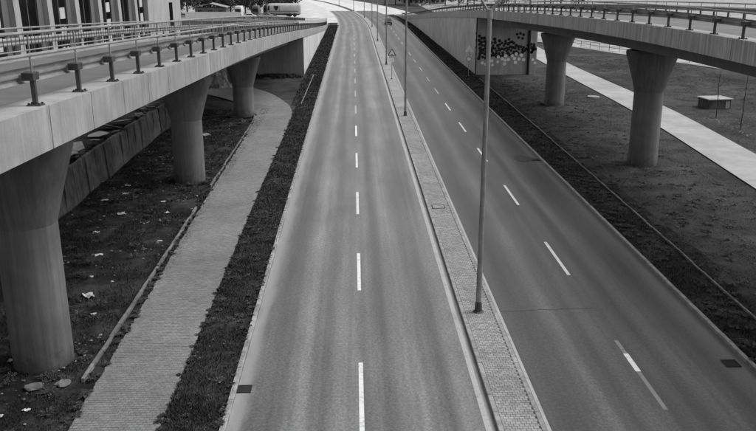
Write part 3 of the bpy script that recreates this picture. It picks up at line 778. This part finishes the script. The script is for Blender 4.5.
# ---------------------------------------------------------------- wall, sheds and vehicles far left
def vbox(mb, x0, x1, y0, y1, z0, z1): return mb.box(x0, x1, y0, y1, z0, z1)
wallW = empty('yard_wall', (-40, 232, 0)); tag(wallW, 'low white yard wall beyond the left ramp', 'wall')
for i in range(5): MB().box(-7.0+i*2.9, -7.0+i*2.9+2.86, -0.1, 0.1, 0, 2.1).build('panel', M['white'], wallW)
def shed(loc, wx, dy, h, label, m):
    r = empty('shed', loc); tag(r, label, 'building', 'sheds in the far yard')
    MB().box(-wx/2, wx/2, 0, dy, 0, h).build('wall', m, r)
    MB().loft([[(-wx/2-0.4, y, h), (0, y, h+1.1), (wx/2+0.4, y, h), (wx/2+0.4, y, h+0.15), (0, y, h+1.3), (-wx/2-0.4, y, h+0.15)] for y in (-0.6, dy+0.4)]).build('roof', M['roof'], r)
    for k in range(3): x = -wx/2+wx*(k+0.5)/3; MB().box(x-0.6, x+0.6, -0.04, -0.003, 0.9, 2.1).build('window', M['glass'], r)
shed((-42, 244, 0), 9, 6, 2.8, 'pale shed with a gabled roof behind the white yard wall', M['bld_mid'])
shed((-62, 250, 0), 8, 6, 2.4, 'low shed at the left end of the far yard', M['offwhite'])
shed((24, 345, 0), 7, 6, 4.0, 'pale shed among the trees beyond the curve', M['offwhite'])
shed((36, 352, 0), 6, 6, 4.2, 'second pale shed among the trees, right of the curve', M['bld'])

def wheel(parent, x, y, r, wd):
    t = MB().tube([(x-wd/2, y, r), (x+wd/2, y, r)], r, 18).build('wheel', M['tyre'], parent, smooth=True)
    s = 1 if x > 0 else -1
    MB().tube([(x+s*wd/2, y, r), (x+s*(wd/2+0.012), y, r)], r*0.58, 14).build('rim', M['steel'], t)
def car(loc, rz, paint, label, group=None):
    """hatchback facing +Y"""
    r = empty('parked_car' if group else 'car', loc, rz); tag(r, label, 'car', group)
    prof = [(-2.05, 0.35), (-2.1, 0.75), (-2.0, 0.98), (-1.55, 1.02), (-0.9, 1.44), (0.35, 1.46), (1.05, 1.0), (1.85, 0.88), (2.08, 0.65), (2.05, 0.32)]
    def hw(z): return 0.86 if z < 1.0 else 0.86-(z-1.0)*0.42
    rings = [[(s*hw(z), y, z) for y, z in prof] for s in (-1, 1)]
    MB().loft(rings).build('body', paint, r, bevel=0.03)
    for s in (-1, 1):
        x = lambda z: s*(hw(z)+0.012)
        MB().face([(x(1.04), -1.25, 1.04), (x(1.04), 0.9, 1.04), (x(1.38), 0.3, 1.38), (x(1.38), -0.82, 1.38)]).build('side_window', M['glass'], r)
        MB().box(s*0.62-0.16, s*0.62+0.16, -2.13, -2.07, 0.72, 0.88).build('tail_light', M['sign_rim'], r)
        MB().box(s*0.62-0.16, s*0.62+0.16, 2.03, 2.1, 0.62, 0.76).build('headlight', M['white'], r)
        for yw in (-1.3, 1.3): wheel(r, s*0.78, yw, 0.31, 0.2)
    MB().face([(-0.66, -1.50, 1.07), (0.66, -1.50, 1.07), (0.6, -0.96, 1.415), (-0.6, -0.96, 1.415)]).build('rear_window', M['glass'], r)
    MB().face([(-0.7, 1.03, 1.03), (0.7, 1.03, 1.03), (0.6, 0.42, 1.43), (-0.6, 0.42, 1.43)]).build('windscreen', M['glass'], r)
    return r
for o_ in ():
    pass
car((9.1+bend(209), 208, 0.05), math.pi, M['car_dark'], 'small dark car alone on the right carriageway, far off near the retaining wall')
for i, (x, y, rz, p) in enumerate([(58, 128, 1.9, 'car_mid'), (64, 131, 1.9, 'car_dark'), (70, 127, 1.9, 'white'), (52, 171, 1.5, 'white'), (59, 172, 1.5, 'car_dark'), (66, 171, 1.5, 'car_mid'), (76, 150, 1.5, 'white'), (82, 151, 1.5, 'car_dark')]):
    car((x, y, 0.13), rz, M[p], {'car_mid': 'silver', 'car_dark': 'dark', 'white': 'white'}[p]+' parked car in the '+('nearest' if i < 3 else 'farthest' if i < 6 else 'middle')+' row of the pale yard beyond the right ramp', 'cars parked beyond the right ramp')
for i, (x, y, p, lb) in enumerate([(-52, 236, 'car_dark', 'dark parked car left of the white yard wall'), (-48.5, 237, 'car_mid', 'silver parked car next to the white yard wall'), (-29.8, 236, 'white', 'white parked car in front of the grey van'), (-57, 238, 'white', 'white parked car farthest left in the far yard'), (-25.2, 238, 'car_mid', 'silver parked car just left of the tank lorry')]):
    car((x, y, 0.1), 1.57, M[p], lb)

# white tank lorry, long side to the camera, cab to the left
bus = empty('tank_lorry', (-20.6, 246, 0.1)); tag(bus, 'white round-nosed tank lorry parked at the far end of the left ramp', 'lorry')
rings = []
for x, k in ((-5.0, 0.62), (-4.7, 0.86), (-4.2, 0.97), (-3.2, 1.0), (4.6, 1.0), (4.95, 0.93), (5.1, 0.72)):
    rings.append([(x, math.copysign(abs(math.cos(t))**0.75, math.cos(t))*1.22*k, 2.25+math.copysign(abs(math.sin(t))**0.75, math.sin(t))*1.65*k) for t in [2*math.pi*i/20 for i in range(20)]])
MB().loft(rings).build('tank', M['lorry'], bus, smooth=True)
MB().loft([[(-4.86+x, -1.0+0.25*x, z) for x, z in ((0, 2.0), (0.25, 3.1), (0.75, 3.3), (0.7, 2.0))], [(-4.86+x, -1.3, z) for x, z in ((0.1, 2.0), (0.35, 3.1), (0.75, 3.3), (0.7, 2.0))]]).build('cab_window', M['glass'], bus)
MB().loft([[(x, y, z) for x, z in ((-2.9, 3.2), (-1.5, 3.2), (-1.6, 2.4), (-2.2, 1.8), (-2.7, 2.4))] for y in (-1.20, -1.30)]).build('side_panel', M['glass'], bus)
MB().box(-4.6, 4.6, -0.9, 0.9, 0.55, 0.85).build('chassis', M['iron'], bus)
MB().box(-4.2, 4.4, -1.29, -1.25, 1.55, 1.72).build('side_trim', M['bld_mid'], bus)
MB().box(-1.28, -1.22, -1.30, -1.26, 0.9, 3.3).build('cab_seam', M['iron'], bus)
MB().box(-4.4, -2.2, -1.2, 1.2, 0.35, 0.9).build('bumper', M['bld_mid'], bus)
MB().tube([(-0.5, -0.9, 0.75), (1.0, -0.9, 0.75)], 0.28, 12).build('fuel_tank', M['steel_old'], bus)
for xw in (-3.6, 1.8, 3.2):
    for s in (-1, 1):
        MB().tube([(xw, s*1.05-0.14, 0.5), (xw, s*1.05+0.14, 0.5)], 0.5, 16).build('wheel', M['tyre'], bus, smooth=True)
def van(loc, m, label):
    r = empty('van', loc); tag(r, label, 'van')
    MB().loft([[(x, y, z) for x, z in ((-1.0, 0.5), (1.0, 0.5), (1.0, 2.3), (0.85, 3.3), (-0.85, 3.3), (-1.0, 2.3))] for y in (-2.6, 2.6)]).build('body', m, r, bevel=0.06)
    MB().box(-0.82, 0.82, -2.64, -2.605, 1.7, 2.6).build('windscreen', M['glass'], r)
    for s in (-1, 1):
        MB().box(s*0.75-0.16, s*0.75+0.16, -2.65, -2.605, 0.8, 1.05).build('headlight', M['car_mid'], r)
        for yw in (-1.7, 1.7): wheel(r, s*0.9, yw, 0.38, 0.24)
van((-33.2, 241, 0.1), M['white'], 'white van facing the camera right of the yard wall')
van((-28.5, 243, 0.1), M['bld_mid'], 'grey van between the white van and the tank lorry')
van((-25.8, 249, 0.1), M['car_dark'], 'dark van just left of the tank lorry')

# ---------------------------------------------------------------- far trees
def crown_mesh(seed, n=1500, rx=3.2, rz=3.0):
    rr = random.Random(seed); v = []; f = []
    cl = [(Vector((rr.gauss(0, 1), rr.gauss(0, 1), rr.gauss(0, 0.8))).normalized()*rr.uniform(0.3, 0.95), rr.uniform(0.25, 0.5)) for _ in range(22)]
    for _ in range(n):
        c, r = rr.choice(cl); p = c+Vector((rr.gauss(0, 1), rr.gauss(0, 1), rr.gauss(0, 1))).normalized()*r*rr.random()**0.4
        p = Vector((p.x*rx, p.y*rx, p.z*rz)); s = rr.uniform(0.12, 0.3)
        a = Vector((rr.gauss(0, 1), rr.gauss(0, 1), rr.gauss(0, 1))).normalized(); b = a.orthogonal().normalized()
        k = len(v); v += [tuple(p+a*s), tuple(p+b*s*0.7), tuple(p-a*s), tuple(p-b*s*0.7)]; f.append((k, k+1, k+2, k+3))
    me = bpy.data.meshes.new('crown'); me.from_pydata(v, [], f); me.materials.append(M['leaf']); return me
crowns = [crown_mesh(s) for s in range(4)]
def trunk_mesh(seed):
    rr = random.Random(seed); mb = MB()
    mb.tube([(0, 0, -0.2), (0.05, 0, 1.2), (0.1, 0.05, 2.6), (0, 0.1, 4.2)], [0.24, 0.19, 0.15, 0.06], 8)
    for i in range(5):
        a = i*1.26+rr.random(); mb.tube([(0.05, 0.02, 1.9+0.3*i), (math.cos(a)*0.9, math.sin(a)*0.9, 2.9+0.35*i), (math.cos(a)*1.7, math.sin(a)*1.7, 3.6+0.4*i)], [0.09, 0.06, 0.025], 6)
    return mb.mesh('trunk', M['bark'])
trunks = [trunk_mesh(s) for s in range(3)]
def tree(x, y, s, label, group):
    r = empty('tree', (x, y, 0.05), random.uniform(0, 6.28)); tag(r, label, 'tree', group)
    link('trunk', random.choice(trunks), r); c = link('crown', random.choice(crowns), r, (0, 0, 3.6)); r.scale = (s, s, s*random.uniform(0.9, 1.2))
for i in range(16):
    tree(-75+i*3.6+random.uniform(-1, 1), 262+random.uniform(-6, 14), random.uniform(1.0, 1.5), 'dark tree in the row behind the far left yard', 'trees behind the left yard')
for i in range(18):
    tree(14+i*4.6+random.uniform(-1.2, 1.2), 338+random.uniform(-8, 14), random.uniform(1.0, 1.5), 'dark tree in the row beyond the curve, right of the road', 'trees right of the curve')

# hand-rail fence along the far road on the right, posts each
fn = empty('far_fence', (42, 127, 0.1)); tag(fn, 'thin rail fence along the pale road seen beneath the right ramp', 'fence')
pm = MB().tube([(0, 0, 0), (0, 0, 1.1)], 0.04, 6).mesh('post', M['steel_old'])
fp = lambda Y: (far_edge(Y)+1.2-42, Y-127)
for Y in frange(100, 150, 2.6):
    x, yy = fp(Y); link('post', pm, fn, (x, yy, 0))
for z in (0.6, 1.08): MB().tube([(*fp(Y), z) for Y in frange(100, 150, 5)], 0.035, 6).build('rail', M['steel_old'], fn)

# ---------------------------------------------------------------- grass
def grass(name, n, region, zf, hmin, hmax, m, label, seed):
    rr = random.Random(seed); v = []; f = []; k = 0
    while k < n:
        x, y, dn = region(rr)
        if noise.noise(Vector((x*0.7, y*0.7, seed)))+0.55*noise.noise(Vector((x*2.3, y*2.3, seed+5))) < dn: k += 0.25; continue
        h = rr.uniform(hmin, hmax); a = rr.uniform(0, 6.28); wd = 0.010+0.0003*max(0, y-20); l = h*rr.uniform(0.2, 0.9); a2 = rr.uniform(0, 6.28); z = zf(x, y)-0.01
        q = len(v); c, s = math.cos(a)*wd, math.sin(a)*wd
        v += [(x-c, y-s, z), (x+c, y+s, z), (x+math.cos(a2)*l, y+math.sin(a2)*l, z+h)]; f.append((q, q+1, q+2)); k += 1
    me = bpy.data.meshes.new(name); me.from_pydata(v, [], f); me.materials.append(m)
    nr = [(0.0, 0.0, 1.0)]*len(v); me.polygons.foreach_set('use_smooth', [True]*len(f)); me.normals_split_custom_set_from_vertices(nr)
    return tag(link(name, me), label, kind='stuff')
def near(rr, a, b, e=1.6): return a+(b-a)*rr.random()**e
grass('grass', 75000, lambda r: (r.uniform(-5.45, -3.66), near(r, 15, 204, 2.4), -0.45), lambda x, y: 0.07, 0.03, 0.13, M['grass'], 'dark grass on the verge between the left footpath and the kerb', 1)
grass('grass', 5000, lambda r: (r.uniform(-6.1, -5.4), r.uniform(76, 204), -0.8), lambda x, y: 0.05, 0.08, 0.25, M['grass'], 'dark grass strip below the left retaining wall', 2)
grass('grass', 70000, lambda r: (r.uniform(-15.2, -7.85), near(r, 16, 75), -0.12), ground_z, 0.03, 0.14, M['grass'], 'patchy grass on the bare earth under the left ramp', 3)
grass('grass', 45000, lambda r: (r.uniform(12.72, 15.0), near(r, 22, 255, 2.2), -0.5), lambda x, y: 0.06, 0.03, 0.12, M['grass'], 'dark grass verge along the right kerb', 4)
grass('grass', 70000, lambda r: (lambda y: (r.uniform(14.6, min(25.5, prl(y)-0.05)), y, -0.25))(near(r, 25, 99)), ground_z, 0.02, 0.06, M['grass_dry'], 'lawn under the right ramp', 5)
grass('grass', 45000, lambda r: (r.uniform(28, 46), near(r, 50, 124, 1.2), -0.3), ground_z, 0.02, 0.07, M['grass_dry'], 'dry lawn beyond the pale path on the right', 6)
grass('grass', 5000, lambda r: (r.uniform(-13.6, -6.3), 100.7-r.random()**2*3.2, -0.1), lambda x, y: 0.02, 0.1, 0.38, M['grass'], 'tall weeds at the foot of the left abutment', 7)

# fine pale grit, leaves and fragments strewn over the earth and the verges: too many to count
def grit(n, region, zf, smax, label, seed):
    rr = random.Random(seed); v = []; f = []
    for _ in range(n):
        x, y = region(rr); sz = 0.012+smax*rr.random()**3+0.0003*(y-18); z = zf(x, y)+0.03; a = rr.uniform(0, 6.28); q = len(v)
        for k in range(4):
            t = a+k*1.57+rr.uniform(-.3, .3); v.append((x+math.cos(t)*sz, y+math.sin(t)*sz*rr.uniform(.4, 1), z+rr.uniform(-.01, .02)))
        v.append((x, y, z+sz*0.6)); f += [(q, q+1, q+4), (q+1, q+2, q+4), (q+2, q+3, q+4), (q+3, q, q+4)]
    me = bpy.data.meshes.new('debris'); me.from_pydata(v, [], f); me.materials.append(M['grit'])
    return tag(link('debris', me), label, kind='stuff')
M['grit'] = plain('grit', 0.17, 0.9, 0.3, 3.0, 12, 0.0, isl=0.8)
cl = [(random.uniform(-14.5, -9), random.uniform(20, 66)) for _ in range(34)]
def gl(r):
    if r.random() < 0.5: return r.uniform(-15.2, -8.5), 17+r.random()**1.4*55
    c = r.choice(cl); return min(-8.55, c[0]+r.gauss(0, .45)), c[1]+r.gauss(0, .8)
grit(1500, gl, ground_z, 0.075, 'pale grit and fragments strewn over the earth under the left ramp', 31)
grit(260, lambda r: (r.uniform(-5.3, -3.75), 17+r.random()**1.4*55), lambda x, y: 0.09, 0.03, 'scattered fragments on the left verge', 32)
grit(400, lambda r: (r.uniform(15, 22), 28+r.random()*68), ground_z, 0.06, 'scattered fragments on the lawn under the right ramp', 33)
grit(500, lambda r: (30.4+r.random()**1.5*2.5, 48+r.random()*22), ground_z, 0.10, 'pale stones along the far edge of the right path', 34)

# weed clumps: loose rosettes along the path edges, the kerb and the piers
def weeds(spots, label, seed):
    rr = random.Random(seed); v = []; f = []
    for (x, y, z, r, h) in spots:
        for _ in range(45):
            a = rr.uniform(0, 6.28); d = r*rr.random()**0.7; bx, by = x+math.cos(a)*d*0.4, y+math.sin(a)*d*0.4
            wd = rr.uniform(0.012, 0.03); l = d+0.03; hh = h*rr.uniform(0.4, 1); q = len(v); px, py = -math.sin(a)*wd, math.cos(a)*wd
            mx_, my_ = bx+math.cos(a)*l*0.5, by+math.sin(a)*l*0.5
            v += [(bx, by, z), (mx_+px, my_+py, z+hh*0.8), (bx+math.cos(a)*l, by+math.sin(a)*l, z+hh*0.7), (mx_-px, my_-py, z+hh*0.8)]; f.append((q, q+1, q+2, q+3))
    me = bpy.data.meshes.new('weeds'); me.from_pydata(v, [], f); me.materials.append(M['weed'])
    return tag(link('weeds', me), label, kind='stuff')
M['weed'] = plain('weed_leaves', 0.05, 0.7, 0.35, 1.2, 9, 0.0, spec=0.25, isl=0.4)
rr = random.Random(77); sp = []
for _ in range(150):
    y = 17+rr.random()**1.5*55; sp.append((interp(PL, y)-0.12+rr.gauss(0, .08), y, 0.05, rr.uniform(.06, .16), rr.uniform(.05, .15)))
for _ in range(130): sp.append((rr.uniform(-14.8, -8.8), 17+rr.random()**1.3*55, 0.02, rr.uniform(.1, .35), rr.uniform(.06, .25)))
for _ in range(60): a = rr.uniform(0, 6.28); c = rr.choice([23.6, 47.6, 70.9]); sp.append((-10+math.cos(a)*1.2, c+math.sin(a)*1.2, 0.0, rr.uniform(.1, .25), rr.uniform(.1, .25)))
weeds(sp, 'weed clumps under the left ramp and along the path edge', 5)
sp = [(-3.79+rr.gauss(0, .03), 17+rr.random()**1.5*70, 0.09, rr.uniform(.03, .08), rr.uniform(.03, .07)) for _ in range(110)]
sp += [(-5.4+rr.gauss(0, .1), 17+rr.random()**1.5*55, 0.06, rr.uniform(.04, .11), rr.uniform(.03, .09)) for _ in range(110)]
sp += [(rr.uniform(-5.3, -3.8), 17+rr.random()**1.5*60, 0.07, rr.uniform(.07, .18), rr.uniform(.05, .12)) for _ in range(90)]
weeds(sp, 'weed clumps spilling over the left verge edges', 6)
sp = [(rr.uniform(12.75, 14.6), 20+rr.random()**1.5*75, 0.06, rr.uniform(.08, .22), rr.uniform(.06, .16)) for _ in range(200)]
sp += [(rr.uniform(15, 21.8), 26+rr.random()*70, 0.06, rr.uniform(.1, .3), rr.uniform(.05, .14)) for _ in range(260)]
weeds(sp, 'weed clumps on the right verge and lawn', 7)
